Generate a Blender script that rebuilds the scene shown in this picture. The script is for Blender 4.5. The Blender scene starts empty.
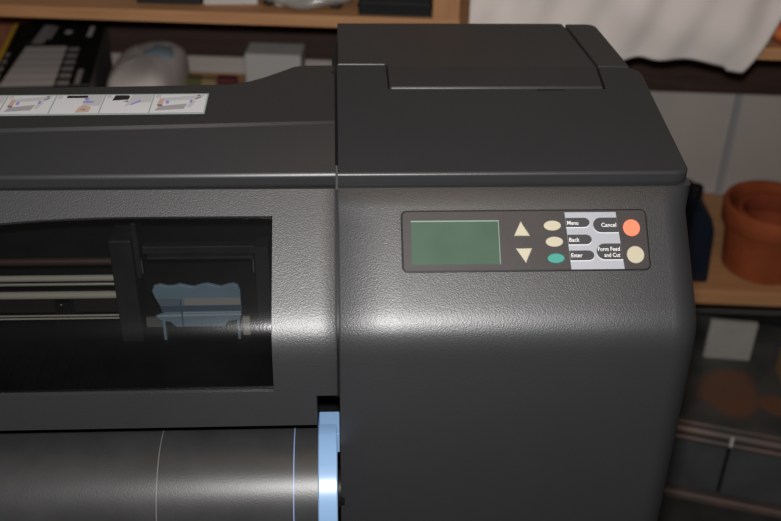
import bpy, bmesh, math, random
from mathutils import Vector, Matrix
random.seed(7)
COL = bpy.context.scene.collection

# ------------------------------------------------------------------ materials
def nt(name):
    m = bpy.data.materials.new(name); m.use_nodes = True
    n = m.node_tree.nodes; l = m.node_tree.links
    return m, n, l, n['Principled BSDF']

def mat(name, col, rough=.5, metal=0., spec=.5, var=.0, vscale=20., bump=0., bscale=300., col2=None, emit=None):
    m, n, l, p = nt(name)
    p.inputs['Roughness'].default_value = rough
    p.inputs['Metallic'].default_value = metal
    p.inputs['Specular IOR Level'].default_value = spec
    tc = n.new('ShaderNodeTexCoord')
    nz = n.new('ShaderNodeTexNoise'); nz.inputs['Scale'].default_value = vscale; nz.inputs['Detail'].default_value = 4
    l.new(tc.outputs['Object'], nz.inputs['Vector'])
    rp = n.new('ShaderNodeValToRGB')
    a = [max(0, c*(1-var)) for c in col]; b = col2 or [min(1, c*(1+var)) for c in col]
    rp.color_ramp.elements[0].position = .35; rp.color_ramp.elements[1].position = .65
    rp.color_ramp.elements[0].color = (*a, 1); rp.color_ramp.elements[1].color = (*b, 1)
    l.new(nz.outputs['Fac'], rp.inputs['Fac']); l.new(rp.outputs['Color'], p.inputs['Base Color'])
    if bump:
        n2 = n.new('ShaderNodeTexNoise'); n2.inputs['Scale'].default_value = bscale; n2.inputs['Detail'].default_value = 2
        l.new(tc.outputs['Object'], n2.inputs['Vector'])
        bp = n.new('ShaderNodeBump'); bp.inputs['Strength'].default_value = 1; bp.inputs['Distance'].default_value = bump*.0004
        l.new(n2.outputs['Fac'], bp.inputs['Height']); l.new(bp.outputs['Normal'], p.inputs['Normal'])
    return m

def wood(name, c1, c2, scale=6., rot=0.):
    m, n, l, p = nt(name)
    p.inputs['Roughness'].default_value = .6
    tc = n.new('ShaderNodeTexCoord'); mp = n.new('ShaderNodeMapping')
    mp.inputs['Scale'].default_value = (1, 14, 14) if not rot else (14, 14, 1)
    l.new(tc.outputs['Object'], mp.inputs['Vector'])
    nz = n.new('ShaderNodeTexNoise'); nz.inputs['Scale'].default_value = scale; nz.inputs['Detail'].default_value = 6
    l.new(mp.outputs['Vector'], nz.inputs['Vector'])
    rp = n.new('ShaderNodeValToRGB')
    rp.color_ramp.elements[0].position = .3; rp.color_ramp.elements[1].position = .7
    rp.color_ramp.elements[0].color = (*c1, 1); rp.color_ramp.elements[1].color = (*c2, 1)
    l.new(nz.outputs['Fac'], rp.inputs['Fac']); l.new(rp.outputs['Color'], p.inputs['Base Color'])
    return m

PLASTIC = mat('dark_grey_plastic', (.026, .0262, .0282), .43, spec=1.0, var=.05, vscale=6, bump=.62, bscale=760)
LIDP = mat('lid_plastic', (.0255, .0254, .0268), .38, spec=.5, var=.05, vscale=5, bump=.16, bscale=900)
FLIDP = mat('front_lid_plastic', (.0215, .0215, .0228), .38, spec=.5, var=.05, vscale=5, bump=.16, bscale=900)
COVP = mat('cover_plastic', (.0275, .0255, .0265), .40, spec=.4, var=.08, vscale=5, bump=.14, bscale=950)
BLACK = mat('black_plastic', (.006, .006, .0065), .5, spec=.3)
INNER = mat('inner_black', (.007, .0068, .0066), .55, spec=.3, var=.3, vscale=40)
INNER2 = mat('inner_charcoal', (.026, .025, .024), .5, spec=.3, var=.2, vscale=30)
PANELM = mat('panel_film', (.042, .037, .037), .45, spec=.4, var=.05, vscale=60)
LEGEND = mat('silver_grey_legend', (.34, .35, .38), .45, spec=.4)
PILL = mat('charcoal_print', (.045, .043, .046), .5, spec=.3)
WHITE = mat('white_print', (.75, .75, .75), .5, spec=.2)
BEIGE = mat('beige_rubber', (.46, .42, .31), .5, spec=.3)
TEAL = mat('teal_rubber', (.05, .27, .22), .5, spec=.3)
CORAL = mat('coral_rubber', (.85, .22, .12), .5, spec=.3)
STEEL = mat('brushed_steel', (.62, .59, .50), .4, metal=.6)
ROD = mat('beige_rod', (.46, .42, .32), .35, spec=.5)
RODD = mat('red_brown_rod', (.06, .033, .028), .5)
CAPBLUE = mat('pale_blue_plastic', (.20, .285, .33), .32, spec=.5, var=.06, vscale=30)
FLANGE = mat('light_blue_plastic', (.22, .36, .57), .3, spec=.5)
ROLL = mat('roll_dark_grey', (.030, .030, .0305), .38, spec=.55, var=.12, vscale=25, bump=.25, bscale=800)
PINE = wood('pine', (.42, .20, .085), (.52, .27, .12))
PINEV = wood('pine_upright', (.40, .18, .075), (.50, .25, .11), rot=1)
DARKWOOD = wood('dark_brown_wood', (.030, .014, .009), (.055, .027, .018))  # on the back boards this dark tone stands for shelf shade
REDWOOD = wood('red_brown_wood', (.16, .055, .025), (.26, .095, .045), rot=1)
WALL = mat('off_white_wall', (.46, .415, .375), .8, spec=.2, var=.06, vscale=4)
TRIMB = mat('blue_grey_trim', (.31, .315, .32), .6, spec=.2)
FLOORM = mat('dark_concrete', (.020, .020, .020), .7, var=.4, vscale=9)
CLOTHM = mat('white_cotton', (.72, .65, .61), .9, spec=.1, var=.04, vscale=8, bump=.2, bscale=400)
TERRA = mat('terracotta', (.28, .066, .022), .75, spec=.2, var=.15, vscale=14)
TERRAD = mat('terracotta_inner', (.26, .055, .022), .8, spec=.2, var=.15, vscale=14)
NAVY = mat('navy_plastic', (.005, .009, .019), .5, spec=.4)
PAPERW = mat('white_card', (.52, .50, .48), .7, spec=.2, var=.05)
CARDG = mat('grey_white_card', (.34, .33, .31), .75, spec=.2, var=.05)
TAN = mat('tan_card', (.30, .17, .06), .8)
METALR = mat('worn_metal', (.12, .108, .10), .45, metal=.3, spec=.4, var=.3, vscale=9, col2=(.16, .10, .085))
BAGM = None

def mix_mat(name, tint, rough, gcol=(1, 1, 1), ior=1.45, extra=0., diff=None, dfac=0.):
    m = bpy.data.materials.new(name); m.use_nodes = True
    n = m.node_tree.nodes; l = m.node_tree.links; n.clear()
    o = n.new('ShaderNodeOutputMaterial'); t = n.new('ShaderNodeBsdfTransparent'); g = n.new('ShaderNodeBsdfGlossy')
    t.inputs['Color'].default_value = (*tint, 1); g.inputs['Color'].default_value = (*gcol, 1); g.inputs['Roughness'].default_value = rough
    f = n.new('ShaderNodeFresnel'); f.inputs['IOR'].default_value = ior
    tc = n.new('ShaderNodeTexCoord'); nz = n.new('ShaderNodeTexNoise'); nz.inputs['Scale'].default_value = 600; nz.inputs['Detail'].default_value = 3
    l.new(tc.outputs['Object'], nz.inputs['Vector'])
    bp = n.new('ShaderNodeBump'); bp.inputs['Strength'].default_value = .07; bp.inputs['Distance'].default_value = .001
    l.new(nz.outputs['Fac'], bp.inputs['Height']); l.new(bp.outputs['Normal'], g.inputs['Normal'])
    mx = n.new('ShaderNodeMixShader'); l.new(f.outputs['Fac'], mx.inputs['Fac'])
    src = t
    if diff:
        d = n.new('ShaderNodeBsdfDiffuse'); d.inputs['Color'].default_value = (*diff, 1)
        m2 = n.new('ShaderNodeMixShader'); m2.inputs['Fac'].default_value = dfac
        l.new(t.outputs[0], m2.inputs[1]); l.new(d.outputs[0], m2.inputs[2]); src = m2
    l.new(src.outputs[0], mx.inputs[1]); l.new(g.outputs[0], mx.inputs[2]); l.new(mx.outputs[0], o.inputs['Surface'])
    return m
SMOKED = mix_mat('smoked_acrylic', (.56, .57, .59), .18, diff=(.012, .012, .012), dfac=.12)
POLY = mix_mat('clear_polythene', (.92, .92, .92), .2, diff=(.50, .45, .42), dfac=.55)

# display gradient: green LCD
def lcd():
    m, n, l, p = nt('green_lcd'); p.inputs['Roughness'].default_value = .25
    tc = n.new('ShaderNodeTexCoord'); nz = n.new('ShaderNodeTexNoise'); nz.inputs['Scale'].default_value = 14
    l.new(tc.outputs['Object'], nz.inputs['Vector'])
    rp = n.new('ShaderNodeValToRGB'); rp.color_ramp.elements[0].position = .3; rp.color_ramp.elements[1].position = .75
    rp.color_ramp.elements[0].color = (.048, .086, .060, 1); rp.color_ramp.elements[1].color = (.078, .122, .090, 1)
    l.new(nz.outputs['Fac'], rp.inputs['Fac']); l.new(rp.outputs['Color'], p.inputs['Base Color'])
    return m
LCD = lcd()

def trunk_mat():
    m, n, l, p = nt('grey_metal_with_rust'); p.inputs['Roughness'].default_value = .6
    tc = n.new('ShaderNodeTexCoord'); nz = n.new('ShaderNodeTexNoise'); nz.inputs['Scale'].default_value = 14; nz.inputs['Detail'].default_value = 5
    l.new(tc.outputs['Object'], nz.inputs['Vector'])
    rp = n.new('ShaderNodeValToRGB'); rp.color_ramp.elements[0].position = .3; rp.color_ramp.elements[1].position = .7
    rp.color_ramp.elements[0].color = (.030, .032, .032, 1); rp.color_ramp.elements[1].color = (.075, .073, .069, 1)
    l.new(nz.outputs['Fac'], rp.inputs['Fac'])
    # rust stain: two soft blobs in object space, edges broken by noise
    def blob(cx, cy, rx, ry):
        mp = n.new('ShaderNodeMapping'); mp.vector_type = 'POINT'
        mp.inputs['Location'].default_value = (-cx/rx, -cy/ry, 0); mp.inputs['Scale'].default_value = (1/rx, 1/ry, 0)
        l.new(tc.outputs['Object'], mp.inputs['Vector'])
        ln = n.new('ShaderNodeVectorMath'); ln.operation = 'LENGTH'; l.new(mp.outputs[0], ln.inputs[0])
        ad = n.new('ShaderNodeMath'); ad.operation = 'MULTIPLY_ADD'; ad.inputs[1].default_value = 1.2; 
        l.new(nz.outputs['Fac'], ad.inputs[0]); l.new(ln.outputs['Value'], ad.inputs[2])
        mr = n.new('ShaderNodeMapRange'); mr.inputs['From Min'].default_value = 1.75; mr.inputs['From Max'].default_value = 1.4
        l.new(ad.outputs[0], mr.inputs['Value']); return mr
    a = blob(-.005, .135, .060, .075); b = blob(.085, .12, .035, .03)
    mxm = n.new('ShaderNodeMath'); mxm.operation = 'MAXIMUM'; l.new(a.outputs[0], mxm.inputs[0]); l.new(b.outputs[0], mxm.inputs[1])
    sc = n.new('ShaderNodeMath'); sc.operation = 'MULTIPLY'; sc.inputs[1].default_value = .8; l.new(mxm.outputs[0], sc.inputs[0])
    mx = n.new('ShaderNodeMix'); mx.data_type = 'RGBA'
    l.new(sc.outputs[0], mx.inputs['Factor']); l.new(rp.outputs['Color'], mx.inputs['A']); mx.inputs['B'].default_value = (.15, .066, .036, 1)
    l.new(mx.outputs['Result'], p.inputs['Base Color'])
    return m
TRUNK = trunk_mat()

# ------------------------------------------------------------------ helpers
def link(name, bm, mats, parent=None, smooth=False, angle=None, loc=None, rotz=0):
    me = bpy.data.meshes.new(name)
    bmesh.ops.recalc_face_normals(bm, faces=bm.faces[:])
    bm.to_mesh(me); bm.free()
    for m in (mats if isinstance(mats, (list, tuple)) else [mats]): me.materials.append(m)
    if smooth:
        for p in me.polygons: p.use_smooth = len(p.vertices) <= 4 or len(me.polygons) < 3
        if angle: 
            try: me.set_sharp_from_angle(angle=math.radians(angle))
            except Exception: pass
    o = bpy.data.objects.new(name, me); COL.objects.link(o)
    if parent: o.parent = parent
    if loc: o.location = loc
    o.rotation_euler.z = rotz
    return o
def empty(name, loc=(0, 0, 0), rotz=0):
    o = bpy.data.objects.new(name, None); COL.objects.link(o); o.location = loc; o.rotation_euler.z = rotz
    o.empty_display_size = .05
    return o
def tag(o, label, cat, group=None):
    o['label'] = label; o['category'] = cat
    if group: o['group'] = group
    return o
def struct(o): o['kind'] = 'structure'; return o

def inset(poly, d):
    if abs(d) < 1e-9: return [tuple(p) for p in poly]
    n = len(poly); out = []
    for i in range(n):
        a, b, c = Vector(poly[i-1]), Vector(poly[i]), Vector(poly[(i+1) % n])
        e1 = (b-a).normalized(); e2 = (c-b).normalized()
        n1 = Vector((-e1.y, e1.x)); n2 = Vector((-e2.y, e2.x)); s = n1+n2
        k = 1/max(.35, 1+n1.dot(n2))
        out.append(tuple(b+s*k*d))
    return out
def inset_var(poly, d, wf):
    """inset with a weight per edge: wf(mid x, mid y, normal)"""
    n = len(poly); out = []
    for i in range(n):
        a, b, c = Vector(poly[i-1]), Vector(poly[i]), Vector(poly[(i+1) % n])
        e1 = (b-a).normalized(); e2 = (c-b).normalized()
        n1 = Vector((-e1.y, e1.x)); n2 = Vector((-e2.y, e2.x))
        d1 = d*wf((a+b)/2, n1); d2 = d*wf((b+c)/2, n2)
        det = n1.x*n2.y-n1.y*n2.x
        if abs(det) < .12: q = b+(n1+n2).normalized()*(d1+d2)/2
        else: q = b+Vector(((d1*n2.y-d2*n1.y)/det, (d2*n1.x-d1*n2.x)/det))
        out.append(tuple(q))
    return out
def rounded(poly, r, seg=5):
    """round the corners of a CCW polygon; r may be a list per corner"""
    n = len(poly); out = []
    for i in range(n):
        rr = r[i] if isinstance(r, (list, tuple)) else r
        a, b, c = Vector(poly[i-1]), Vector(poly[i]), Vector(poly[(i+1) % n])
        if rr <= 0: out.append(tuple(b)); continue
        u = (a-b); v = (c-b); rr2 = min(rr, u.length*.49, v.length*.49)
        p0 = b+u.normalized()*rr2; p1 = b+v.normalized()*rr2
        for k in range(seg+1):
            t = k/seg
            out.append(tuple(p0*(1-t)**2+b*2*t*(1-t)+p1*t*t))
    return out
def flat_slab(bm, poly, rings, bottom, mi=0, f=None, wf=None):
    """rings: [(inset, h)...] from the rim edge up to the top; bottom: h of underside"""
    f = f or (lambda u, v, h: (u, v, h))
    rows = [[bm.verts.new(f(x, y, bottom)) for x, y in poly]]
    for d, h in rings: rows.append([bm.verts.new(f(x, y, h)) for x, y in (inset_var(poly, d, wf) if wf else inset(poly, d))])
    n = len(poly); fs = []
    for a, b in zip(rows, rows[1:]):
        for i in range(n):
            fs.append(bm.faces.new((a[i], a[(i+1) % n], b[(i+1) % n], b[i])))
    fs.append(bm.faces.new(rows[-1])); fs.append(bm.faces.new(rows[0][::-1]))
    for q in fs: q.material_index = mi
    return fs
def poly_face(bm, pts, f, h, mi=0):
    q = bm.faces.new([bm.verts.new(f(u, v, h)) for u, v in pts]); q.material_index = mi; return q
def box(bm, x0, x1, y0, y1, z0, z1, bev=.0, mi=0, f=None):
    r = [(0, z1-bev), (bev*.3, z1-bev*.3), (bev, z1)] if bev else [(0, z1)]
    return flat_slab(bm, rounded([(x0, y0), (x1, y0), (x1, y1), (x0, y1)], bev, 2) if bev else [(x0, y0), (x1, y0), (x1, y1), (x0, y1)], r, z0, mi, f)
def tube_x(bm, x0, x1, cy, cz, r, seg=16, mi=0, bev=0):
    xs = [(x0, r)] + [(x1, r)]
    if bev: xs = [(x0, r-bev), (x0+bev, r), (x1-bev, r), (x1, r-bev)]
    rows = [[bm.verts.new((x, cy+rr*math.cos(2*math.pi*k/seg), cz+rr*math.sin(2*math.pi*k/seg))) for k in range(seg)] for x, rr in xs]
    for a, b in zip(rows, rows[1:]):
        for i in range(seg):
            q = bm.faces.new((a[i], b[i], b[(i+1) % seg], a[(i+1) % seg])); q.material_index = mi
    bm.faces.new(rows[0]).material_index = mi; bm.faces.new(rows[-1][::-1]).material_index = mi
def lathe(bm, prof, seg=40, c=(0, 0, 0), mi=0, caps=True):
    rows = [[bm.verts.new((c[0]+r*math.cos(2*math.pi*k/seg), c[1]+r*math.sin(2*math.pi*k/seg), c[2]+z)) for k in range(seg)] for r, z in prof]
    for a, b in zip(rows, rows[1:]):
        for i in range(seg):
            q = bm.faces.new((a[i], a[(i+1) % seg], b[(i+1) % seg], b[i])); q.material_index = mi
    if caps and prof[0][0] > 0: bm.faces.new(rows[0][::-1]).material_index = mi
    if caps and prof[-1][0] > 0: bm.faces.new(rows[-1]).material_index = mi
def text_faces(bm, s, x0, x1, y0, f, h, mi, bold=.0, height=None):
    """lay real lettering out between x0 and x1 with its baseline at y0"""
    cu = bpy.data.curves.new('lettering', 'FONT'); cu.body = s; cu.size = 1; cu.offset = bold; cu.resolution_u = 3
    o = bpy.data.objects.new('lettering', cu); COL.objects.link(o)
    bpy.context.view_layer.update()
    me = bpy.data.meshes.new_from_object(o.evaluated_get(bpy.context.evaluated_depsgraph_get()))
    xs = [v.co.x for v in me.vertices]; a, b = min(xs), max(xs); k = (x1-x0)/(b-a)
    ky = k if height is None else height/.73
    vs = [bm.verts.new(f(x0+(v.co.x-a)*k, y0+v.co.y*ky, h)) for v in me.vertices]
    for p in me.polygons:
        try: bm.faces.new([vs[i] for i in p.vertices]).material_index = mi
        except ValueError: pass
    bpy.data.objects.remove(o); bpy.data.curves.remove(cu); bpy.data.meshes.remove(me)

# ------------------------------------------------------------------ PRINTER
printer = empty('large_format_printer', (0, 0, 0))
tag(printer, 'dark grey plastic wide-format printer with control panel and smoked window, filling the foreground', 'printer')
W = .346                         # width of the right-hand housing
PROF = [(0.004, 0.9995), (-0.0006, 0.9985), (-0.0848, 0.9209), (-0.0908, 0.9149), (-0.0951, 0.91), (-0.0989, 0.9047), (-0.1024, 0.8981), (-0.1051, 0.8897), (-0.1068, 0.8793), (-0.1078, 0.8624), (-0.1093, 0.8306), (-0.1106, 0.797), (-0.1151, 0.6657), (-0.1171, 0.6)]
def densify(p, n=4):
    out = [p[0], p[1]]
    for i in range(1, len(p)-1):
        a, b, c, d = p[max(i-1, 1)], p[i], p[i+1], p[min(i+2, len(p)-1)]
        for k in range(1, n+1):
            t = k/n; q = []
            for j in (0, 1):
                q.append(.5*(2*b[j]+(c[j]-a[j])*t+(2*a[j]-5*b[j]+4*c[j]-d[j])*t*t+(3*b[j]-a[j]-3*c[j]+d[j])*t**3))
            out.append(tuple(q))
    return out
LINP = PROF[1:3]
DP = [PROF[0], PROF[1]] + [(PROF[1][0]+(PROF[2][0]-PROF[1][0])*k/6, PROF[1][1]+(PROF[2][1]-PROF[1][1])*k/6) for k in range(1, 6)] + densify([PROF[1]]+PROF[2:], 4)[1:]
def pnormal(i, P):
    a = P[max(i-1, 0)]; b = P[min(i+1, len(P)-1)]
    dy, dz = b[0]-a[0], b[1]-a[1]; L = math.hypot(dy, dz)
    return (dz/L, -dy/L)          # outward (front / up)

# --- right housing
bm = bmesh.new()
r = .030
st = [(.0002, .0010), (.0018, 0)] + [(x, 0) for x in (.06, .15, .24)] + [(W-r+r*math.sin(t), r*(1-math.cos(t))) for t in [k*math.pi/2/9 for k in range(10)]]
rows = []
for x, d in st:
    row = []
    for i, (y, z) in enumerate(DP):
        ny, nz = pnormal(i, DP)
        dd = d if i > 1 else d*.25
        row.append(bm.verts.new((x, y-ny*dd, z-(nz*dd if i > 1 else 0))))
    zb = DP[-1][1]
    row += [bm.verts.new((x, .28, zb)), bm.verts.new((x, .30, zb+.02)), bm.verts.new((x, .30, .9995))]
    rows.append(row)
n = len(rows[0])
for a, b in zip(rows, rows[1:]):
    for i in range(n): bm.faces.new((a[i], a[(i+1) % n], b[(i+1) % n], b[i]))
bm.faces.new(rows[0]); bm.faces.new(rows[-1])
housing = link('right_housing', bm, PLASTIC, printer, True, 40)

# --- right lid: front slope at 12 degrees, then nearly flat
def zr(y):
    y1, z1 = .0035, 1.0154
    za = z1+(y-y1)*math.tan(math.radians(12)); yb = .176
    if y <= yb: return za
    return z1+(yb-y1)*math.tan(math.radians(12))+(y-yb)*math.tan(math.radians(2))
def bent_slab(name, poly, top, zb, zf, bends, mats, parent, angle=35, wf=None):
    """poly in plan; top: [(inset, dz)] below the top surface; zf(x,y) gives the height of the top surface"""
    bm = bmesh.new()
    flat_slab(bm, poly, top, -1.0, wf=wf)
    for co, no in bends:
        bmesh.ops.bisect_plane(bm, geom=bm.verts[:]+bm.edges[:]+bm.faces[:], plane_co=co, plane_no=no, dist=1e-6)
    for v in bm.verts:
        h = v.co.z
        v.co.z = zb if h < -.5 else zf(v.co.x, v.co.y)+h
    o = link(name, bm, mats, parent, True, angle)
    for p in o.data.polygons:
        if p.area > .002: p.use_smooth = False
    return o
LIPX = [(0, -.0145), (-.0012, -.0125), (-.0015, -.006), (-.0008, -.0025), (.0008, -.0008), (.003, -.0001), (.006, 0)]
LIP = [(.0012, -.0148), (0, -.0128), (-.0006, -.010), (-.0006, -.0035)] + [(-.0006+.0030*(1-math.cos(t)), -.0030+.0030*math.sin(t)) for t in [k*math.pi/16 for k in range(1, 9)]]
lid_poly = [(.0004, -.0002), (.332, -.0002), (.341, .004), (.332, .170), (.318, .178), (.2865, .178), (.2865, .1365), (.0545, .1365), (.0535, .1835), (.0004, .1835)]
lid_poly = rounded(lid_poly, [.0, .008, .008, .012, .0075, .0, .001, .001, .001, .0], 4)
bent_slab('housing_lid', lid_poly, LIP, .9998, lambda x, y: zr(y), [((0, .176, 0), (0, 1, 0))], LIDP, printer, wf=lambda m, n: 1 if (m.y < .003 and n.y > .5) or m.x > .3 else .12)
cov = rounded([(.0015, .1850), (.0545, .1850), (.0555, .1380), (.2845, .1380), (.2845, .178), (.2715, .306), (.0015, .306)], [0, .003, .003, .002, 0, .004, 0], 3)
bent_slab('cartridge_cover', cov, [(0, -.004), (.0002, -.0006), (.0008, .0004), (.0016, .0010), (.0026, .0013)], 1.0, lambda x, y: zr(y), [((0, .176, 0), (0, 1, 0))], COVP, printer)
side = rounded([(.2868, .1795), (.322, .1795), (.3105, .306), (.2750, .306)], [0, .002, .012, .002], 4)
bent_slab('rear_side_cover', side, [(0, -.006), (.0002, -.001), (.0008, 0)], 1.0, lambda x, y: zr(y), [], LIDP, printer)
# small raised latch mark under the cover's front edge
bm = bmesh.new()
flat_slab(bm, rounded([(.212, .1335), (.242, .1335), (.242, .1358), (.212, .1358)], .001, 2), [(0, zr(.1335)+.0006)], zr(.1335)-.003)
link('cover_latch', bm, BLACK, printer)

# --- left body shell with the window opening
XL = -.80
cum = [0]
FP = [DP[1]]+[(p[0]-.0026*min(1, max(0, (.9280-p[1])/.004)), p[1]-.0024*min(1, max(0, (.9280-p[1])/.004))) for p in DP[2:] if p[1] > .815] + [(-.1132, .800)]
for a, b in zip(FP, FP[1:]): cum.append(cum[-1]+math.hypot(b[0]-a[0], b[1]-a[1]))
def at(s):
    s = max(0, min(cum[-1], s))
    for i in range(len(cum)-1):
        if s <= cum[i+1]+1e-12:
            t = (s-cum[i])/(cum[i+1]-cum[i]); a, b = FP[i], FP[i+1]
            return (a[0]+(b[0]-a[0])*t, a[1]+(b[1]-a[1])*t)
    return FP[-1]
def nrm(s):
    a = at(s-.004); b = at(s+.004); dy, dz = b[0]-a[0], b[1]-a[1]; L = math.hypot(dy, dz)
    return (dz/L, -dy/L)
def s_of_z(z):
    lo, hi = 0, cum[-1]
    for _ in range(50):
        m = (lo+hi)/2
        if at(m)[1] > z: lo = m
        else: hi = m
    return lo
S_B = s_of_z(.841); S_N = s_of_z(.835)
def s_top(x):
    if x > -.2: return .0268
    return .0268+min(.05, .0052*((-.2-x)/.1165)**2)
WX0, WX1 = -.70, -.0622
def P3(x, s, d=0):
    y, z = at(s); ny, nz = nrm(s)
    return (x, y-ny*d, z-nz*d)
xs = [XL, -.72] + [WX0+(WX1-WX0)*k/24 for k in range(25)] + [-.05, -.022, -.004, -.0022]
NT, NW, NB = 4, 22, 5
bm = bmesh.new()
grid = []
for x in xs:
    sv = [s_top(x)*k/NT for k in range(NT)] + [s_top(x)+(S_B-s_top(x))*k/NW for k in range(NW)] + [S_B, S_N] + [S_N+(cum[-1]-S_N)*k/NB for k in range(1, NB+1)]
    grid.append([bm.verts.new(P3(x, s, .0010 if x == xs[-1] else 0)) for s in sv])
nr = len(grid[0])
for i in range(len(xs)-1):
    for j in range(nr-1):
        xm = (xs[i]+xs[i+1])/2
        if WX0 < xm < WX1 and NT <= j < NT+NW: continue
        if xm > -.022 and j >= NT+NW+1: continue
        bm.faces.new((grid[i][j], grid[i+1][j], grid[i+1][j+1], grid[i][j+1]))
# rim of the window opening, folded inward
def rim(pts, depth=.006):
    q = [bm.verts.new(P3(x, s, depth)) for x, s, v in pts]
    for k in range(len(pts)):
        k2 = (k+1) % len(pts); bm.faces.new((pts[k][2], pts[k2][2], q[k2], q[k]))
iw = [i for i, x in enumerate(xs) if WX0-1e-6 <= x <= WX1+1e-6]
def sv_of(i, j):
    x = xs[i]; return s_top(x) if j == NT else (S_B if j == NT+NW else s_top(x)+(S_B-s_top(x))*(j-NT)/NW)
loop = [(xs[i], sv_of(i, NT), grid[i][NT]) for i in iw]
loop += [(xs[iw[-1]], sv_of(iw[-1], j), grid[iw[-1]][j]) for j in range(NT+1, NT+NW+1)]
loop += [(xs[i], sv_of(i, NT+NW), grid[i][NT+NW]) for i in iw[-2::-1]]
loop += [(xs[iw[0]], sv_of(iw[0], j), grid[iw[0]][j]) for j in range(NT+NW-1, NT, -1)]
rim(loop)
# underside, notch, top, back and end
YB = .128
iN = [i for i, x in enumerate(xs) if x <= -.022+1e-6]
bot = [bm.verts.new((xs[i], YB, .800)) for i in iN]
for k in range(len(iN)-1): bm.faces.new((grid[iN[k]][-1], grid[iN[k+1]][-1], bot[k+1], bot[k]))
iL = iN[-1]; jn = NT+NW+1
nv = [bm.verts.new((xs[iL], -.055, at(S_N)[1])), bm.verts.new((xs[iL], -.055, .800)), bm.verts.new((xs[-1], -.055, at(S_N)[1])), bm.verts.new((xs[-1], -.055, .800))]
bm.faces.new([grid[iL][j] for j in range(jn, nr)]+[nv[1], nv[0]])
bm.faces.new((nv[0], nv[1], nv[3], nv[2]))
bm.faces.new((grid[iL][jn], grid[iL+1][jn], grid[-1][jn], nv[2], nv[0]))
tb = [bm.verts.new((x, YB, .9985)) for x in xs]
for i in range(len(xs)-1): bm.faces.new((grid[i][0], grid[i+1][0], tb[i+1], tb[i]))
bv = bm.verts.new((xs[-1], YB, .800)); bm.faces.new(tb+[bv]+bot[::-1])
bm.faces.new(grid[0]+[bot[0], tb[0]])
body = link('left_body_shell', bm, PLASTIC, printer, True, 38)

# dark strip closing the seam between the left and right halves
bm = bmesh.new()
sp = [(y+.006, z-.004) for y, z in DP[1:] if z > .83] + [(.12, .82), (.27, .82), (.27, zr(.27)-.008), (.176, zr(.176)-.006), (.02, zr(.02)-.006)]
ra = [bm.verts.new((-.0050, y, z)) for y, z in sp]; rb_ = [bm.verts.new((.0030, y, z)) for y, z in sp]
for k in range(len(sp)): bm.faces.new((ra[k], ra[(k+1) % len(sp)], rb_[(k+1) % len(sp)], rb_[k]))
bm.faces.new(ra); bm.faces.new(rb_[::-1])
link('seam_strip', bm, BLACK, printer)

# --- smoked window
bm = bmesh.new()
gw = [[bm.verts.new(P3(WX0+.0006+(WX1-WX0-.0012)*i/48, s_top(WX0+(WX1-WX0)*i/48)+.0006+(S_B-.0012-s_top(WX0+(WX1-WX0)*i/48))*j/36, .0042)) for j in range(37)] for i in range(49)]
for i in range(48):
    for j in range(36): bm.faces.new((gw[i][j], gw[i+1][j], gw[i+1][j+1], gw[i][j+1]))
win = link('smoked_window', bm, SMOKED, printer, True)
win['label'] = 'curved smoked transparent window'

# --- left lid
def ridge(x): return .064+max(x, -.8)*.050
ZRT = 1.0400
def zl2(x, y):
    """front slope, a small rounded step up at the ridge, then an almost flat top"""
    yr = ridge(x); d = y-yr
    zf = ZRT-.0030                       # foot of the step
    t1 = (zf-1.0154)/(yr-.0020-.0035)
    if d <= -.0020: return zf+(d+.0020)*t1
    if d <= .0007: return zf+.0030*(d+.0020)/.0027
    return ZRT+(d-.0007)*math.tan(math.radians(3))
lp = [(XL, -.0002), (-.0020, -.0002), (-.0020, .1965), (-.038, .1955), (-.047, .1915), (-.060, .1800), (-.077, .1655), (-.093, .1545), (-.112, .1475), (-.140, .1460), (-.226, .1420), (-.347, .1370), (-.50, .1325), (XL, .122)]
def slant(c): return ((0, .064+c, 0), Vector((-.050, 1, 0)).normalized())
bent_slab('front_lid', lp, LIP, .9985, zl2, [slant(c*.001) for c in (-2.0, -1.1, -.2, .7)], FLIDP, printer, wf=lambda m, n: 1 if n.y > .5 and m.y < .01 else .12)
# --- instruction sticker on the lid's top
SPAP = mat('sticker_paper', (.60, .60, .62), .45, spec=.3); SGREY = mat('sticker_grey', (.33, .32, .33), .5); SGREY2 = mat('sticker_pale_grey', (.47, .47, .49), .5)
SBLK = mat('sticker_black', (.012, .012, .012), .5); SBLU = mat('sticker_violet_blue', (.25, .24, .55), .5); SSKIN = mat('sticker_skin', (.50, .36, .29), .5); SDK = mat('sticker_brown_grey', (.16, .13, .13), .5); SGRN = mat('sticker_edge_green_grey', (.30, .36, .34), .5)
bm = bmesh.new()
def stf(u, v, h):              # u along X; v 0 front .. 1 rear; follows the slanted ridge
    y0 = .0785+(u+.187)*.022; y = y0+v*.0455
    return (u, y, zl2(u, y)+h)
def srect(u0, u1, v0, v1, h, mi): poly_face(bm, [(u0, v0), (u1, v0), (u1, v1), (u0, v1)], stf, h, mi)
flat_slab(bm, [(-.60, 0), (-.132, 0), (-.132, 1), (-.60, 1)], [(0, .0003)], -.0002, 7, stf)
edges = [-.56, -.51, -.4605, -.411, -.3600, -.3355, -.2860, -.2370, -.1878, -.1335]
edges = [-.5885, -.5345, -.4835, -.4345, -.3840, -.3345, -.2860, -.2370, -.1878, -.1335]
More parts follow.
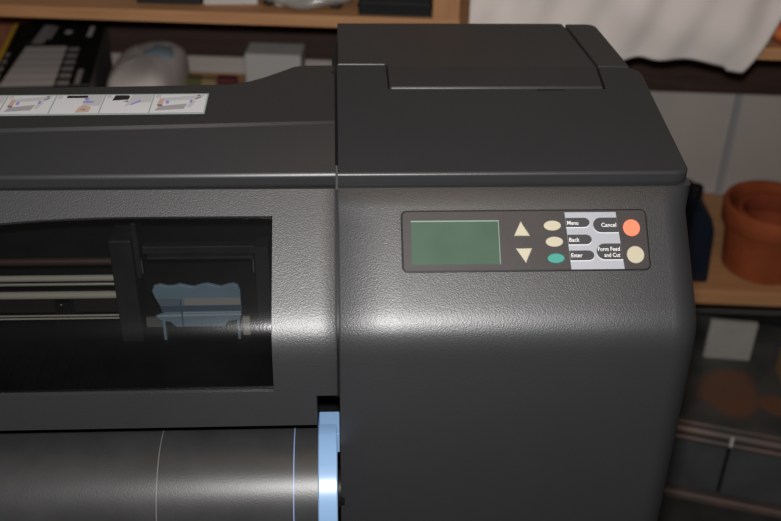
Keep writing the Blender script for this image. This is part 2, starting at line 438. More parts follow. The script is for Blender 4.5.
for k in range(len(edges)-1):
    a, b = edges[k]+.0012, edges[k+1]-.0002
    if k == len(edges)-2: b = edges[k+1]
    srect(a, b, .05, .95, .0005, 0)
    w = b-a; U = lambda t: a+w*t
    srect(U(.03), U(.13), .78, .93, .0007, 2)
    kind = (k-(len(edges)-2)) % 3
    if kind == 0:              # printer body with paper coming out
        poly_face(bm, [(U(.08), .15), (U(.62), .22), (U(.66), .48), (U(.14), .36)], stf, .0007, 1)
        poly_face(bm, [(U(.2), .62), (U(.86), .70), (U(.86), .90), (U(.22), .78)], stf, .0007, 2)
        poly_face(bm, [(U(.66), .30), (U(.74), .28), (U(.82), .62), (U(.72), .64)], stf, .0008, 2)
        poly_face(bm, [(U(.09), .40), (U(.2), .44), (U(.21), .75), (U(.12), .75)], stf, .0008, 5)
        srect(U(.11), U(.20), .36, .44, .0009, 6)
        srect(U(.25), U(.31), .48, .62, .0009, 4); srect(U(.70), U(.75), .52, .66, .0009, 4)
        poly_face(bm, [(U(.78), .62), (U(.92), .80), (U(.96), .84), (U(.94), .93), (U(.80), .80)], stf, .0009, 2)
        poly_face(bm, [(U(.80), .68), (U(.90), .76), (U(.90), .82), (U(.80), .74)], stf, .0010, 6); srect(U(.82), U(.88), .84, .90, .0010, 6)
    elif kind == 2:            # open lid, dark slot at the top and a hand lever
        poly_face(bm, [(U(.17), .66), (U(.50), .70), (U(.52), .84), (U(.48), .92), (U(.20), .92)], stf, .0008, 3)
        poly_face(bm, [(U(.46), .34), (U(.66), .52), (U(.98), .58), (U(.99), .93), (U(.56), .93), (U(.52), .62)], stf, .0007, 2)
        poly_face(bm, [(U(.58), .40), (U(.78), .60), (U(.76), .68), (U(.60), .50)], stf, .0009, 4)
        poly_face(bm, [(U(.40), .60), (U(.52), .58), (U(.50), .66)], stf, .0009, 6)
    else:                      # slot and a hand
        srect(U(.22), U(.66), .80, .92, .0008, 3)
        poly_face(bm, [(U(.60), .44), (U(.98), .40), (U(.99), .93), (U(.68), .93)], stf, .0007, 2)
        poly_face(bm, [(U(.52), .08), (U(.80), .10), (U(.82), .34), (U(.66), .46), (U(.56), .34)], stf, .0008, 5)
        srect(U(.60), U(.82), .56, .64, .0009, 4); srect(U(.62), U(.70), .68, .80, .0009, 4)
        poly_face(bm, [(U(.60), .22), (U(.72), .20), (U(.70), .26)], stf, .0009, 6)
stk = link('instruction_sticker', bm, [SPAP, SGREY, SGREY2, SBLK, SBLU, SSKIN, SDK, SGRN], printer)
stk['label'] = 'white sticker strip with loading pictograms'

# --- control panel on the leaning face
KV = 1.011
c48, s48 = math.cos(math.radians(43)), math.sin(math.radians(43))   # the face leans back at 43 degrees
def pf(u, v, h):
    v *= KV; u *= .9945
    return (u, v*c48-h*s48, .9992+v*s48+h*c48)
bm = bmesh.new()
pp = rounded([(.0615, -.0829), (.2982, -.0829), (.2982, -.0248), (.0615, -.0248)], .005, 5)
out = inset(pp, -.0014)
flat_slab(bm, out, [(0, .0002), (.0004, .0012), (.0009, .0013)], -.004, 1, pf)
flat_slab(bm, pp, [(0, .0014), (.0006, .0017)], .0003, 0, pf)
panel = link('control_panel', bm, [PANELM, BLACK], printer)
bm = bmesh.new()
flat_slab(bm, [(.0655, -.0805), (.1575, -.0805), (.1575, -.0315), (.0655, -.0315)], [(0, .0020)], .001, 1, pf)
flat_slab(bm, [(.0695, -.0771), (.1543, -.0771), (.1543, -.0342), (.0695, -.0342)], [(0, .0023)], .0015, 0, pf)
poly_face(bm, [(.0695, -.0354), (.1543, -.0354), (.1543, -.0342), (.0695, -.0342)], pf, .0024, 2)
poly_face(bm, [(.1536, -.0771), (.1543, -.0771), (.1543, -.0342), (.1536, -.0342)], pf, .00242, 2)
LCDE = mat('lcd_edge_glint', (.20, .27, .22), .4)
d = link('display_screen', bm, [LCD, PANELM, LCDE], panel); d['label'] = 'blank green liquid crystal display'
def button(name, poly, m, label, h=.0030, r=.0008):
    bm = bmesh.new(); flat_slab(bm, poly, [(0, h-r), (r*.35, h-r*.25), (r, h)], .001, 0, pf)
    o = link(name, bm, m, panel); o['label'] = label
def ell(cx, cy, a, b, n=32): return [(cx+a*math.cos(2*math.pi*k/n), cy+b*math.sin(2*math.pi*k/n)) for k in range(n)]
button('arrow_button', rounded([(.1683, -.0499), (.1841, -.0499), (.1756, -.0353)], .0006, 2), BEIGE, 'beige triangle button pointing up')
button('arrow_button', rounded([(.1787, -.0765), (.1854, -.0619), (.1694, -.0619)], .0006, 2), BEIGE, 'beige triangle button pointing down')
button('oval_button', ell(.2062, -.0399, .0085, .0050), BEIGE, 'upper beige oval button')
button('oval_button', ell(.2072, -.0558, .0085, .0050), BEIGE, 'middle beige oval button')
button('oval_button', ell(.2078, -.0720, .0083, .0048), TEAL, 'teal oval button')
button('round_button', ell(.2833, -.0427, .0084, .0084, 40), CORAL, 'coral red round button')
button('round_button', ell(.2850, -.0692, .0085, .0085, 40), BEIGE, 'beige round button')
bm = bmesh.new()
LW = [(.2189, -.0268), (.2219, -.0829), (.2733, -.0829), (.2690, -.0268)][::1]
flat_slab(bm, [(.2219, -.0829), (.2733, -.0829), (.2690, -.0268), (.2189, -.0268)], [(0, .0020)], .0012, 0, pf)
def xl(v): return .2189+(.0030)*(-.0268-v)/.0561
def xr(v): return .2690+(.0043)*(-.0268-v)/.0561
def pill(v0, v1, x, right=True, h=.00215, mi=1):
    r_ = (v1-v0)/2; c = (v0+v1)/2; pts = []
    if right:
        pts = [(xl(v0)+.0001, v0)] + [(x-r_*1.15+r_*1.15*math.sin(t), c-r_*math.cos(t)) for t in [k*math.pi/12 for k in range(13)]] + [(xl(v1)+.0001, v1)]
    else:
        pts = [(xr(v1)-.0001, v1)] + [(x+r_-r_*math.sin(t), c+r_*math.cos(t)) for t in [k*math.pi/12 for k in range(13)]] + [(xr(v0)-.0001, v0)]
    poly_face(bm, pts, pf, h, mi)
    sh = [(a, b-.0009) for a, b in pts]; poly_face(bm, sh, pf, h-.0001, 3)
pill(-.0416, -.0324, .2427); pill(-.0586, -.0490, .2436); pill(-.0742, -.0646, .2449)
pill(-.0470, -.0324, .2460, False); pill(-.0736, -.0580, .2474, False)
for s, a, b, y in (('Menu', .2208, .2316, -.0393), ('Back', .2216, .2316, -.0560), ('Enter', .2226, .2334, -.0712), ('Cancel', .2540, .2684, -.0416), ('Form Feed', .2489, .2700, -.0653), ('and Cut', .2546, .2700, -.0712)):
    text_faces(bm, s, a, b, y, pf, .0024, 2, bold=.008, height=.0041)
LEGW = mat('legend_highlight', (.62, .63, .66), .45)
lg = link('button_legend', bm, [LEGEND, PILL, WHITE, LEGW], panel); lg['label'] = 'silver legend strip reading Menu, Back, Enter, Cancel, Form Feed and Cut'

# --- inside the window
bm = bmesh.new()                # dark inner cavity: back wall, floor, column and shelf lips
box(bm, XL+.01, -.012, .075, .085, .80, .995)
box(bm, XL+.01, -.024, -.095, .075, .8015, .8045)
box(bm, -.012, -.006, .015, .085, .80, .995)
link('inner_cavity', bm, INNER, printer)
bm = bmesh.new()
box(bm, -.2310, -.2085, .020, .060, .801, .93, .002)
box(bm, -.2085, -.2030, .028, .060, .88, .945, .001)
link('inner_column', bm, INNER2, printer)
def rod(name, x0, x1, y, z, r_, m, label=None):
    bm = bmesh.new(); tube_x(bm, x0, x1, y, z, r_, 14, 0, r_*.2); o = link(name, bm, m, printer, True, 40)
    if label: o['label'] = label
    return o
rod('guide_rod', XL+.02, -.2305, .03, .9000, .0040, RODD, 'dull red-brown upper rod')
rod('guide_rod', XL+.02, -.2285, .03, .8795, .0034, ROD, 'beige rod above the thin steel rod')
rod('guide_rod', XL+.02, -.2290, .03, .8720, .0016, STEEL, 'thin shiny steel rod')
rod('guide_rod', XL+.02, -.2290, .03, .8585, .0042, ROD, 'thick beige lower rod')
rod('guide_rod', XL+.02, -.2330, .03, .8322, .0012, STEEL, 'thin brass-toned lowest rod')
rod('guide_rod', XL+.02, -.2330, .03, .8285, .0010, ROD, 'thin beige strip under the lowest rod')
bm = bmesh.new()
box(bm, XL+.02, -.3000, .034, .040, .834, .853); box(bm, -.2800, -.2340, .034, .040, .834, .853)
box(bm, -.2990, -.2985, .030, .036, .815, .853); box(bm, -.2815, -.281, .030, .036, .830, .853)
link('paper_guide_plate', bm, mat('guide_plate_brown', (.018, .015, .0125), .5), printer)
bm = bmesh.new(); tube_x(bm, -.2915, -.2900, .028, .8475, .0009, 8); link('screw', bm, STEEL, printer)
# platen ribs faintly seen in the lower part
bm = bmesh.new()
for k in range(34):
    x = -.70+k*.014
    box(bm, x, x+.003, -.080, .01, .801, .806)
link('platen_ribs', bm, INNER, printer)
# carriage bay: frame rails and pale blue cap
bm = bmesh.new()
box(bm, -.2000, -.0860, .030, .040, .9080, .9165, .001); box(bm, -.1960, -.0880, .028, .036, .9025, .9050, .0005)
box(bm, -.2030, -.2010, .028, .032, .8850, .9020); box(bm, -.0890, -.0868, .028, .032, .8850, .9020)
box(bm, -.0860, -.0720, .030, .050, .81, .915)
link('carriage_frame', bm, INNER2, printer)
bm = bmesh.new()
CG = mat('carriage_grey', (.13, .125, .115), .5)
box(bm, -.1940, -.0890, .0295, .031, .9035, .9048)
box(bm, -.2020, -.2012, .0270, .029, .886, .901); box(bm, -.0882, -.0874, .0270, .029, .886, .901)
link('carriage_rail', bm, CG, printer)
def capf(u, v, h): return (u, .030-h, v)
CAP_O = [(-.1895, .8275), (-.1790, .8255), (-.1735, .8190), (-.1230, .8190), (-.1160, .8265), (-.1048, .8280), (-.1030, .8400), (-.1030, .8650), (-.1050, .8715), (-.1100, .8735), (-.1155, .8725), (-.1230, .8700), (-.1300, .8720), (-.1370, .8740), (-.1440, .8725), (-.1510, .8700), (-.1580, .8715), (-.1650, .8735), (-.1720, .8715), (-.1780, .8712), (-.1860, .8735), (-.1920, .8715), (-.1945, .8650), (-.1920, .8560), (-.1860, .8420), (-.1845, .8370), (-.1940, .8330)]
bm = bmesh.new()
flat_slab(bm, CAP_O, [(0, .0045), (.0004, .0052), (.0010, .0055)], .002, 0, capf)
cap = link('printhead_cap', bm, CAPBLUE, printer); cap['label'] = 'pale blue wavy-edged printhead cap'
bm = bmesh.new()
flat_slab(bm, [(-.1620, .8480), (-.1035, .8480), (-.1035, .8560), (-.1620, .8560)], [(0, .0062)], .005, 0, capf)
flat_slab(bm, [(-.1880, .8480), (-.1650, .8480), (-.1650, .8560), (-.1905, .8560)], [(0, .0060)], .005, 1, capf)
o = link('cap_band', bm, [mat('cap_band_beige', (.36, .345, .30), .4), mat('cap_band_grey', (.17, .21, .24), .4)], cap)
bm = bmesh.new()
flat_slab(bm, [(-.1930, .8335), (-.1035, .8345), (-.1035, .8362), (-.1900, .8355)], [(0, .0065)], .005, 0, capf)
flat_slab(bm, [(-.1640, .8380), (-.1035, .8380), (-.1035, .8388), (-.1640, .8388)], [(0, .0063)], .005, 0, capf)
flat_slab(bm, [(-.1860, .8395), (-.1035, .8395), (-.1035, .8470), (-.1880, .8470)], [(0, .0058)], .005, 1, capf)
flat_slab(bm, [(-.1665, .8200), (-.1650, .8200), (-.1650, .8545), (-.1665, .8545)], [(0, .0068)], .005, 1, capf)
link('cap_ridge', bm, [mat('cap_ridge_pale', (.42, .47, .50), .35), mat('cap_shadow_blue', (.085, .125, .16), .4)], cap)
for x in (-.1855, -.1070):
    bm = bmesh.new(); box(bm, x-.0015, x+.0015, .022, .030, .801, .828, .0005); link('cap_leg', bm, CAPBLUE, cap)
bm = bmesh.new()
box(bm, -.2060, -.1880, .031, .036, .815, .826, .0008)
link('bay_plate', bm, mat('bay_plate_grey', (.14, .135, .12), .5), printer)
bm = bmesh.new(); box(bm, -.1035, -.0955, .029, .034, .8040, .8265, .0008)
link('bay_tab', bm, mat('bay_tab_beige', (.36, .34, .27), .5), printer)

# --- roll, blue flange and stand
RY, RZ, RR = -.095, .6965, .072
bm = bmesh.new()
tube_x(bm, -.78, -.1765, RY, RZ, RR, 72); tube_x(bm, -.1765, -.1585, RY, RZ, RR+.0006, 72); tube_x(bm, -.1585, -.0220, RY, RZ, RR, 72)
roll = link('roll_cover', bm, ROLL, printer, True, 40)
roll['label'] = 'dark grey cylindrical roll'
bm = bmesh.new()
tube_x(bm, -.1773, -.1765, RY, RZ, RR+.0010, 72); link('roll_seam_ring', bm, mat('seam_pale_grey', (.14, .14, .135), .4), roll, True, 40)
bm = bmesh.new(); tube_x(bm, -.0460, -.0450, RY, RZ, RR+.0003, 72); o = link('roll_guide_line', bm, mat('guide_line_blue', (.20, .28, .52), .4), roll, True, 40); o['label'] = 'pale blue guide line'
def flange_bm():
    bm = bmesh.new()
    prof = []
    Rf = .0775
    for k in range(96):
        a = 2*math.pi*k/96
        prof.append((RY+Rf*math.cos(a), RZ+Rf*math.sin(a)))
    # flat facets at the front-top of the disc, like the photo's two glints
    def keep(a, d):
        nonlocal prof
        nx, nz_ = math.cos(a), math.sin(a); q = []
        for i in range(len(prof)):
            p, p2 = prof[i], prof[(i+1) % len(prof)]
            f1 = (p[0]-RY)*nx+(p[1]-RZ)*nz_-d; f2 = (p2[0]-RY)*nx+(p2[1]-RZ)*nz_-d
            if f1 <= 0: q.append(p)
            if f1*f2 < 0:
                t = f1/(f1-f2); q.append((p[0]+(p2[0]-p[0])*t, p[1]+(p2[1]-p[1])*t))
        prof = q
    keep(math.radians(106), .0755)
    rows = [[bm.verts.new((x, y if ins == 0 else RY+(y-RY)*(1-ins/.085), z if ins == 0 else RZ+(z-RZ)*(1-ins/.085))) for y, z in prof] for x, ins in ((-.0218, .0012), (-.0208, 0), (-.0040, 0), (-.0030, .0012))]
    for a, b in zip(rows, rows[1:]):
        for i in range(len(prof)): bm.faces.new((a[i], b[i], b[(i+1) % len(prof)], a[(i+1) % len(prof)]))
    bm.faces.new(rows[0]); bm.faces.new(rows[-1][::-1])
    return bm
fl = link('spindle_flange', flange_bm(), FLANGE, printer, True, 15); fl['label'] = 'light blue spindle flange'
bm = bmesh.new(); box(bm, -.0212, -.0004, -.096, -.062, .748, .7728, .0012); link('flange_tab', bm, FLANGE, fl)
bm = bmesh.new(); tube_x(bm, -.0062, .004, RY, RZ, .02, 24); link('spindle', bm, BLACK, printer, True, 40)
bm = bmesh.new()
box(bm, XL, -.001, -.005, .126, .62, .7965, .004); box(bm, XL, -.782, -.165, -.005, .62, .7965, .004)
link('lower_chassis', bm, BLACK, printer)
for x in (-.70, .17):
    bm = bmesh.new(); box(bm, x-.035, x+.035, .03, .12, .045, .62 if x < 0 else .601, .004)
    lg = link('stand_leg', bm, BLACK, printer)
    bm = bmesh.new(); box(bm, x-.03, x+.03, -.18, .30, .0, .045, .006); link('stand_foot', bm, BLACK, lg)

# ------------------------------------------------------------------ BACKGROUND (its own frame, turned 5.3 degrees)
DB = math.radians(-5.3)
ORG = Vector((.6, .8, 0))
def B(u, w, z=0):
    return (ORG.x+u*math.cos(DB)-w*math.sin(DB), ORG.y+u*math.sin(DB)+w*math.cos(DB), z)
def bg(name, bm, mats, loc, parent=None, smooth=False, angle=None, rot=0):
    return link(name, bm, mats, parent, smooth, angle, B(*loc), DB+rot)

# setting
bm = bmesh.new(); box(bm, -3.2, 2.4, -3.5, 1.9, -.05, 0); struct(link('floor', bm, FLOORM))
bm = bmesh.new(); box(bm, -3.0, 1.8, 0, .06, 0, 2.4); o = struct(bg('wall_back', bm, WALL, (0, .425, 0)))
bm = bmesh.new(); box(bm, -.008, .006, -.008, 0, .34, .86); struct(bg('trim_1', bm, TRIMB, (.262, .4245, 0)))

# shelving
sh = empty('shelving_unit', B(0, 0, 0), DB)
tag(sh, 'pine shelving unit along the wall behind the printer', 'shelf')
def shelf_part(name, m, *b, bev=.002, par=None):
    bm = bmesh.new(); box(bm, *b, bev); return link(name, bm, m, par or sh)
shelf_part('shelf_board', PINE, -2.0, -.386, 0, .424, .8615, .8820)
shelf_part('shelf_board', PINE, -.385, .9, 0, .424, .829, .850)
shelf_part('shelf_board', PINE, -.20, .9, 0, .424, .3095, .3405)
shelf_part('shelf_board', PINE, -2.0, -.42, 0, .424, .575, .600)
shelf_part('post', PINEV, -.434, -.3875, -.002, .045, .8825, 1.6)
shelf_part('post', PINEV, -.432, -.386, .005, .045, .0, .8610)
shelf_part('post', PINEV, .78, .83, .005, .045, .3410, .8285)
shelf_part('post', PINEV, .78, .83, .005, .045, .0, .3090)
shelf_part('post', PINEV, -1.95, -1.90, .005, .045, .6005, .8610)
shelf_part('post', PINEV, -1.95, -1.90, .005, .045, .0, .5745)
shelf_part('back_shade_board', DARKWOOD, -1.30, -.43, .395, .424, .650, .8610)['label'] = 'dark brown board standing in for shade under the top board, left part'  # shade beneath the top boards, built as dark-coloured boards
shelf_part('back_shade_board', DARKWOOD, -.425, .9, .385, .424, .608, .8285)['label'] = 'dark brown board standing in for shade under the top board, right part'
shelf_part('back_panel', REDWOOD, -1.88, -1.305, .395, .424, .6005, .8610)['label'] = 'red-brown wooden panel'

# things on the top board
TOPZ = .8822
bm = bmesh.new()
box(bm, -.064, .064, 0, .12, 0, .085, .004); box(bm, -.066, .066, -.003, .0, .016, .022); box(bm, -.06, .06, -.004, .0, .03, .060)
tag(bg('black_case', bm, mat('case_black', (.007, .007, .008), .4), (-.500, .01, TOPZ)), 'black box on the top shelf left of the wooden post', 'box')
bm = bmesh.new(); box(bm, -.058, .058, 0, .1, 0, .05, .006)
tag(bg('black_case', bm, mat('case_black_dull', (.012, .012, .012), .6), (-.905, .035, TOPZ)), 'low black box on the top shelf above the instruction sticker', 'box')
bm = bmesh.new(); box(bm, -.048, .048, 0, .14, 0, .010, .002)
tag(bg('paper_sheet', bm, PAPERW, (-.795, .045, TOPZ), rot=.12), 'white paper at the top edge between low black box and plastic bag', 'paper')
# clear bag of small parts
def blob(bm, c, r, seg=16, rings=8, wob=.0, seed=0, flat=True, p=1.):
    rnd = random.Random(seed); ph = [rnd.uniform(0, 6.28) for _ in range(6)]; prof = []
    rows = []
    for i in range(1, rings):
        a = math.pi*i/rings; row = []
        for k in range(seg):
            t = 2*math.pi*k/seg
            q = 1+wob*(math.sin(3*t+ph[0]+2*a)+.7*math.sin(5*t+ph[1]-3*a)+.5*math.sin(7*t+ph[2]+5*a))
            S = lambda v: math.copysign(abs(v)**p, v)
            x, y, z = r[0]*S(math.sin(a))*S(math.cos(t))*q, r[1]*S(math.sin(a))*S(math.sin(t))*q, r[2]*S(math.cos(a))*q
            row.append(bm.verts.new((c[0]+x, c[1]+y, c[2]+(max(z, -r[2]*.8) if flat else z))))
        rows.append(row)
    t_ = bm.verts.new((c[0], c[1], c[2]+r[2])); b_ = bm.verts.new((c[0], c[1], c[2]-r[2]*(.8 if flat else 1)))
    for a, b in zip(rows, rows[1:]):
        for k in range(seg): bm.faces.new((a[k], a[(k+1) % seg], b[(k+1) % seg], b[k]))
    for k in range(seg):
        bm.faces.new((t_, rows[0][(k+1) % seg], rows[0][k])); bm.faces.new((b_, rows[-1][k], rows[-1][(k+1) % seg]))
bag = empty('plastic_bag', B(-.665, .075, TOPZ), DB)
tag(bag, 'clear plastic bag of small parts on the top shelf beside the black box', 'bag')
bm = bmesh.new(); blob(bm, (0, 0, .020), (.098, .070, .024), 36, 14, .05, 3); link('bag_film', bm, POLY, bag, True)
for k in range(7):
    bm = bmesh.new(); x = -.060+k*.020; blob(bm, (x, random.uniform(-.042, -.020), .0095), (.011, .010, .008), 12, 7, .12, k)
    link('bag_content', bm, [INNER2, PAPERW, mat('part_grey_%s' % 'abcdefg'[k], (.12, .11, .11), .4)][(k % 3)], bag, True)
# fruit and small white box at the right
fr = empty('round_fruit', B(.192, .032, .8503)); tag(fr, 'round red and orange fruit on the top shelf at the right picture edge', 'fruit')
FRM, fn, fl_, fp = nt('fruit_skin'); fp.inputs['Roughness'].default_value = .4
tcn = fn.new('ShaderNodeTexCoord'); sp = fn.new('ShaderNodeSeparateXYZ'); fl_.new(tcn.outputs['Object'], sp.inputs[0])
mr = fn.new('ShaderNodeMapRange'); mr.inputs['From Min'].default_value = .006; mr.inputs['From Max'].default_value = .044; fl_.new(sp.outputs['Z'], mr.inputs['Value'])
rpn = fn.new('ShaderNodeValToRGB'); e = rpn.color_ramp.elements; e[0].color = (.35, .05, .03, 1); e[1].color = (.22, .015, .012, 1)
k_ = e.new(.42); k_.color = (.72, .23, .06, 1); k2_ = e.new(.62); k2_.color = (.68, .16, .05, 1)
fl_.new(mr.outputs[0], rpn.inputs['Fac']); fl_.new(rpn.outputs['Color'], fp.inputs['Base Color'])
bm = bmesh.new(); lathe(bm, [(.004, .001), (.016, .0), (.025, .006), (.0315, .016), (.033, .026), (.030, .038), (.022, .047), (.010, .050), (.003, .046)], 32); link('flesh', bm, FRM, fr, True)
bm = bmesh.new(); lathe(bm, [(.0015, .046), (.0012, .056), (.002, .060)], 8); link('stalk', bm, DARKWOOD, fr, True)
bm = bmesh.new(); box(bm, -.016, .016, 0, .03, 0, .028, .002)
tag(bg('small_box', bm, PAPERW, (.158, .120, .8503)), 'small white box behind the fruit, beside the cloth edge', 'box')

# draped cloth over the top board
bm = bmesh.new()
NU, NV = 70, 44
rnd = random.Random(2)
cg = []
for i in range(NU+1):
    t = i/NU; col_ = []
    u_b = -.372+t*(.108+.372)              # along the lower hem
    u_t = -.372+t*(.170+.372)              # along the top
    hem = .8370-.012*t-.006*math.sin(t*14)+(-.006 if t > .93 else 0)+.010*math.exp(-((t-.62)/.05)**2)
    for j in range(NV+1):
        s = j/NV
        if s < .45:                        # front fall
            q = s/.45; z = hem+(.935-hem)*q; w = -.022-.006*math.sin(q*3.14)
        elif s < .75:
            q = (s-.45)/.30; z = .935+.075*q; w = -.022+.080*q*q
        else:
            q = (s-.75)/.25; z = 1.010+.008*math.sin(q*3.1); w = .058+.20*q
        u = u_b+(u_t-u_b)*min(1, s/.45)
        fold = .7*.008*math.sin(u*38+s*5)+.005*math.sin(u*71-s*7+1)+.006*math.sin(u*15+s*9+2)
        fade = .45+.55*(1-abs(2*s-.9)) if s < .95 else .4
        w += fold*max(.35, fade)*(1 if s < .75 else .4) - .004
        if s >= .75: z += fold*.7
        col_.append(bm.verts.new((u, min(w, .36), z)))
    cg.append(col_)
for i in range(NU):
    for j in range(NV): bm.faces.new((cg[i][j], cg[i+1][j], cg[i+1][j+1], cg[i][j+1]))
cloth = bg('white_cloth', bm, CLOTHM, (0, 0, 0), smooth=True)
sol = cloth.modifiers.new('thickness', 'SOLIDIFY'); sol.thickness = .003; sol.offset = 0
tag(cloth, 'white cloth draped over the front of the top shelf behind the printer', 'cloth')

# middle-left board: product box, bag, packet, white card box
MZ = .6003
pb = empty('product_box', B(-1.160, .012, MZ), DB+math.radians(11))
tag(pb, 'black product box with yellow edge and grey picture lying on the middle shelf', 'box')
BK = mat('box_black', (.008, .009, .008), .45); GR = mat('picture_grey', (.55, .51, .49), .6); YE = mat('box_yellow', (.80, .46, .03), .6); G2 = mat('box_side_grey', (.085, .078, .078), .6); GN = mat('box_green', (.01, .05, .015), .6); GRL = mat('picture_shadow', (.30, .28, .275), .6)
bm = bmesh.new(); box(bm, -.095, .095, 0, .355, 0, .127, .001); link('carton', bm, BK, pb)
bm = bmesh.new(); box(bm, -.0965, -.0885, -.0008, .3558, .0, .1276); o = link('edge_strip', bm, YE, pb); o['label'] = 'yellow edge strip'
bm = bmesh.new(); box(bm, .0951, .0956, .002, .353, .002, .126); o = link('side_panel', bm, G2, pb); o['label'] = 'grey side panel'
bm = bmesh.new()
idf = lambda u, v, h: (u, v*1.26, h)
for k in range(6):
    y = .000+k*.028; x0 = -.070+.003*k
    poly_face(bm, rounded([(x0, y), (.030, y-.004), (.030, y+.021), (x0+.004, y+.025)], .006, 3), idf, .12728, 0)
    poly_face(bm, rounded([(x0+.001, y+.022), (.030, y+.018), (.030, y+.025), (x0+.004, y+.029)], .002, 2), idf, .127275, 2)
    poly_face(bm, rounded([(.034, y), (.056, y-.002), (.056, y+.016), (.034, y+.017)], .004, 2), idf, .12728, 2)
poly_face(bm, [(-.045, .178), (-.020, .176), (-.012, .268), (-.032, .270)], idf, .12728, 2)
poly_face(bm, [(-.018, .200), (-.008, .200), (-.002, .262), (-.010, .262)], idf, .12728, 2)
poly_face(bm, [(-.060, .172), (-.015, .168), (-.015, .178), (-.055, .182)], idf, .12729, 1)
poly_face(bm, rounded([(.015, .222), (.030, .222), (.030, .240), (.015, .240)], .006, 3), idf, .12728, 0)
poly_face(bm, [(.062, .205), (.072, .205), (.074, .258), (.064, .258)], idf, .12728, 0)
poly_face(bm, [(.066, .000), (.076, .000), (.076, .060), (.066, .060)], idf, .12728, 2)
for k in range(5): poly_face(bm, [(-.084, .004+.030*k), (-.076, .004+.030*k), (-.076, .022+.030*k), (-.084, .022+.030*k)], idf, .12728, 2)
link('printed_picture', bm, [GR, GN, GRL], pb)
bag2 = empty('plastic_bag', B(-1.006, .20, MZ+.003), DB); tag(bag2, 'cloudy plastic bag with a blue print on the middle shelf beside the product box', 'bag')
CLOUD = mat('cloudy_plastic', (.56, .50, .46), .7, spec=.15, var=.1, vscale=12)
bm = bmesh.new(); blob(bm, (0, 0, .052), (.067, .130, .066), 40, 18, .018, 9, p=.55); link('bag_film', bm, CLOUD, bag2, True)
bm = bmesh.new(); blob(bm, (.016, .025, .109), (.036, .050, .012), 20, 8, .05, 4); o = link('blue_print', bm, mat('pale_blue_print', (.30, .38, .44), .4), bag2, True); o['label'] = 'pale blue print'
pk = bmesh.new(); 
box(pk, -.075, -.010, 0, .022, 0, .054, .002, 0); box(pk, -.010, .022, 0, .022, 0, .052, .002, 1); box(pk, .022, .064, 0, .022, 0, .056, .002, 2)
tag(bg('seed_packet', pk, [mat('packet_green', (.09, .085, .025), .6), mat('packet_tan', (.26, .19, .08), .6), mat('packet_maroon', (.09, .012, .016), .6)], (-.900, .25, MZ)), 'small green, tan and maroon packet standing on the middle shelf', 'packet')
bm = bmesh.new(); box(bm, -.058, .058, 0, .07, 0, .112, .002)
tag(bg('white_carton', bm, mat('carton_white', (.45, .44, .42), .7), (-.757, .25, MZ)), 'plain white carton on the middle shelf beyond the rising corner of the printer lid', 'box')

# lower right board: pots and navy container
SZ = .3408
def pot(name, loc, R, h, rimh, m, label, group=None, inner=None):
    e_ = empty(name, loc); tag(e_, label, 'pot', group)
    t = .009; rb = R*.80
    bm = bmesh.new()
    lathe(bm, [(rb-.004, 0), (rb, .004), (R-.010, h-rimh), (R-.0095, h-rimh-.001), (R-.009-t, h-rimh), (rb-t, .014), (.012, .012)], 56)
    link('pot_body', bm, m, e_, True, 35)
    bm = bmesh.new()
    lathe(bm, [(R-.011, h-rimh-.001), (R-.002, h-rimh), (R, h-rimh+.004), (R+.0015, h-.006), (R-.001, h-.001), (R-.005, h), (R-t-.001, h-.003), (R-t-.003, h-rimh), (R-.011, h-rimh-.001)], 56, caps=False)
    link('pot_rim', bm, m, e_, True, 50)
    return e_
PU, PW = .276, .106
pot('terracotta_pot', B(PU, PW, SZ), .100, .150, .046, TERRA, 'large terracotta pot on the lower shelf holding a smaller pot')
pot('terracotta_pot', B(PU+.004, PW+.002, SZ+.0148), .074, .118, .034, TERRAD, 'smaller terracotta pot nested inside the large pot')
bm = bmesh.new()
box(bm, -.030, .016, 0, .15, 0, .105, .012)
nb = empty('navy_container', B(.138, .030, SZ), DB); tag(nb, 'dark navy container on the lower shelf behind the printer corner', 'container')
bm2 = bmesh.new()
NP = rounded([(-.045, 0), (.010, 0), (.002, .125), (-.012, .160), (-.045, .165)], [.004, .008, .02, .02, .004], 5)
flat_slab(bm2, NP, [(0, .14), (.002, .147), (.008, .150)], .0, 0, lambda u, v, h: (u, h, v)); bm.free()
link('container_body', bm2, NAVY, nb, True, 50)
bm = bmesh.new(); lathe(bm, [(.014, .155), (.014, .178), (.012, .180)], 20, (-.026, .08, 0)); link('screw_cap', bm, BLACK, nb, True, 40)

# low trunk in front of and under the shelf
TA = math.radians(-18)
tr = empty('metal_trunk', (.747, .549, 0), TA)
tag(tr, 'low dark grey metal trunk with rust stain on top, right of the printer', 'trunk')
bm = bmesh.new(); box(bm, -.30, .48, .004, .40, .012, .158, .003); link('trunk_body', bm, mat('trunk_side_grey', (.062, .066, .070), .6, var=.2, vscale=10), tr)
bm = bmesh.new(); box(bm, -.302, .482, .012, .402, .158, .166, .002); link('trunk_lid', bm, TRUNK, tr)
bm = bmesh.new(); tube_x(bm, -.303, .483, .004, .160, .0105, 14); tube_x(bm, -.303, .483, .0005, .143, .006, 10); tube_x(bm, -.303, .483, .018, .1665, .004, 10); link('edge_strip', bm, METALR, tr, True, 40)
bm = bmesh.new(); box(bm, -.303, .483, -.018, .02, 0, .005, .001); tube_x(bm, -.303, .483, -.012, .008, .0055, 10); link('base_strip', bm, METALR, tr)
bm = bmesh.new(); box(bm, -.003, .003, -.0005, .006, .02, .142); link('panel_joint', bm, BLACK, tr)
bm = bmesh.new(); box(bm, -.003, .003, -.0085, -.0055, .146, .168, .001); o = link('clasp', bm, PAPERW, tr); o['label'] = 'small white clasp'
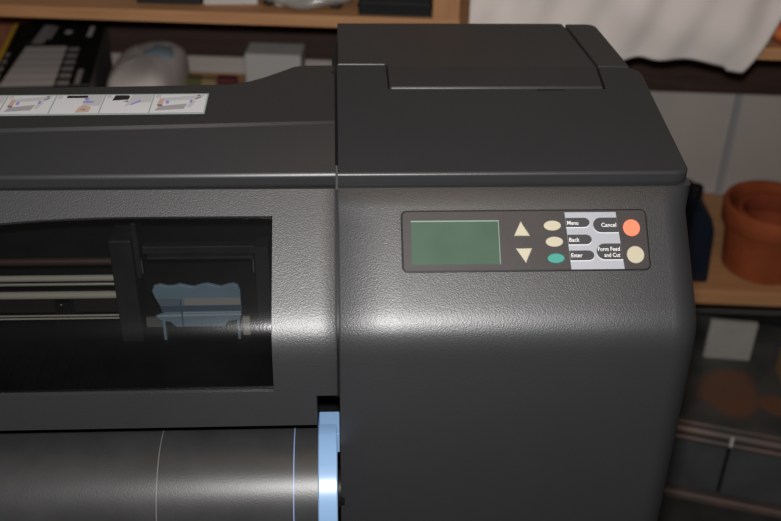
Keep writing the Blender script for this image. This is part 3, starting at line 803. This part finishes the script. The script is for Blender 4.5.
wb = bmesh.new(); box(wb, -.0475, .0475, 0, .012, 0, .092, .0005)
tag(link('white_card', wb, CARDG, None, loc=(.815, .787, .1664), rotz=math.radians(-9)), 'plain white card standing on the dark trunk under the lower shelf', 'card')
bm = bmesh.new(); box(bm, 0, .06, 0, .06, 0, .05, .002)
tag(link('tan_carton', bm, TAN, None, loc=(.902, .700, .1664), rotz=math.radians(-9)), 'small tan carton on the trunk at the right picture edge', 'box')

# ------------------------------------------------------------------ camera and light
M = Matrix(((0.9985936467380735, 0.010086804512505787, -0.05204791128452989), (-0.04941620036439395, 0.5326888038416867, -0.8448672543087815), (0.01920332877138426, 0.846251082502374, 0.5324381067576387)))
C = Vector((0, -.85072056, 1.45217972))
cd = bpy.data.cameras.new('camera'); cam = bpy.data.objects.new('camera', cd); COL.objects.link(cam)
cam.matrix_world = Matrix.Translation(C) @ M.to_4x4()
cd.sensor_width = 36; cd.lens = 36*1000/781; cd.clip_start = .02
cd.dof.use_dof = True; cd.dof.focus_distance = .98; cd.dof.aperture_fstop = 5.0
bpy.context.scene.camera = cam
up = M @ Vector((0, 1, 0)); fw = M @ Vector((0, 0, -1))
fd = bpy.data.lights.new('flash', 'AREA'); fd.shape = 'RECTANGLE'; fd.size = .045; fd.size_y = .03; fd.energy = 15; fd.color = (1, .985, .975)
fo = bpy.data.objects.new('flash', fd); COL.objects.link(fo)
fo.matrix_world = Matrix.Translation(C+up*.07-fw*.0) @ M.to_4x4()
ld = bpy.data.lights.new('room_lamp', 'AREA'); ld.size = .5; ld.energy = 3; ld.color = (1, .72, .45)
lo = bpy.data.objects.new('room_lamp', ld); COL.objects.link(lo); lo.location = (.3, -.3, 2.6)
wd = bpy.data.worlds.new('world'); wd.use_nodes = True; bpy.context.scene.world = wd
wd.node_tree.nodes['Background'].inputs['Color'].default_value = (1, .85, .72, 1); wd.node_tree.nodes['Background'].inputs['Strength'].default_value = .03
vs = bpy.context.scene.view_settings; vs.view_transform = 'Standard'; vs.look = 'None'; vs.exposure = 0
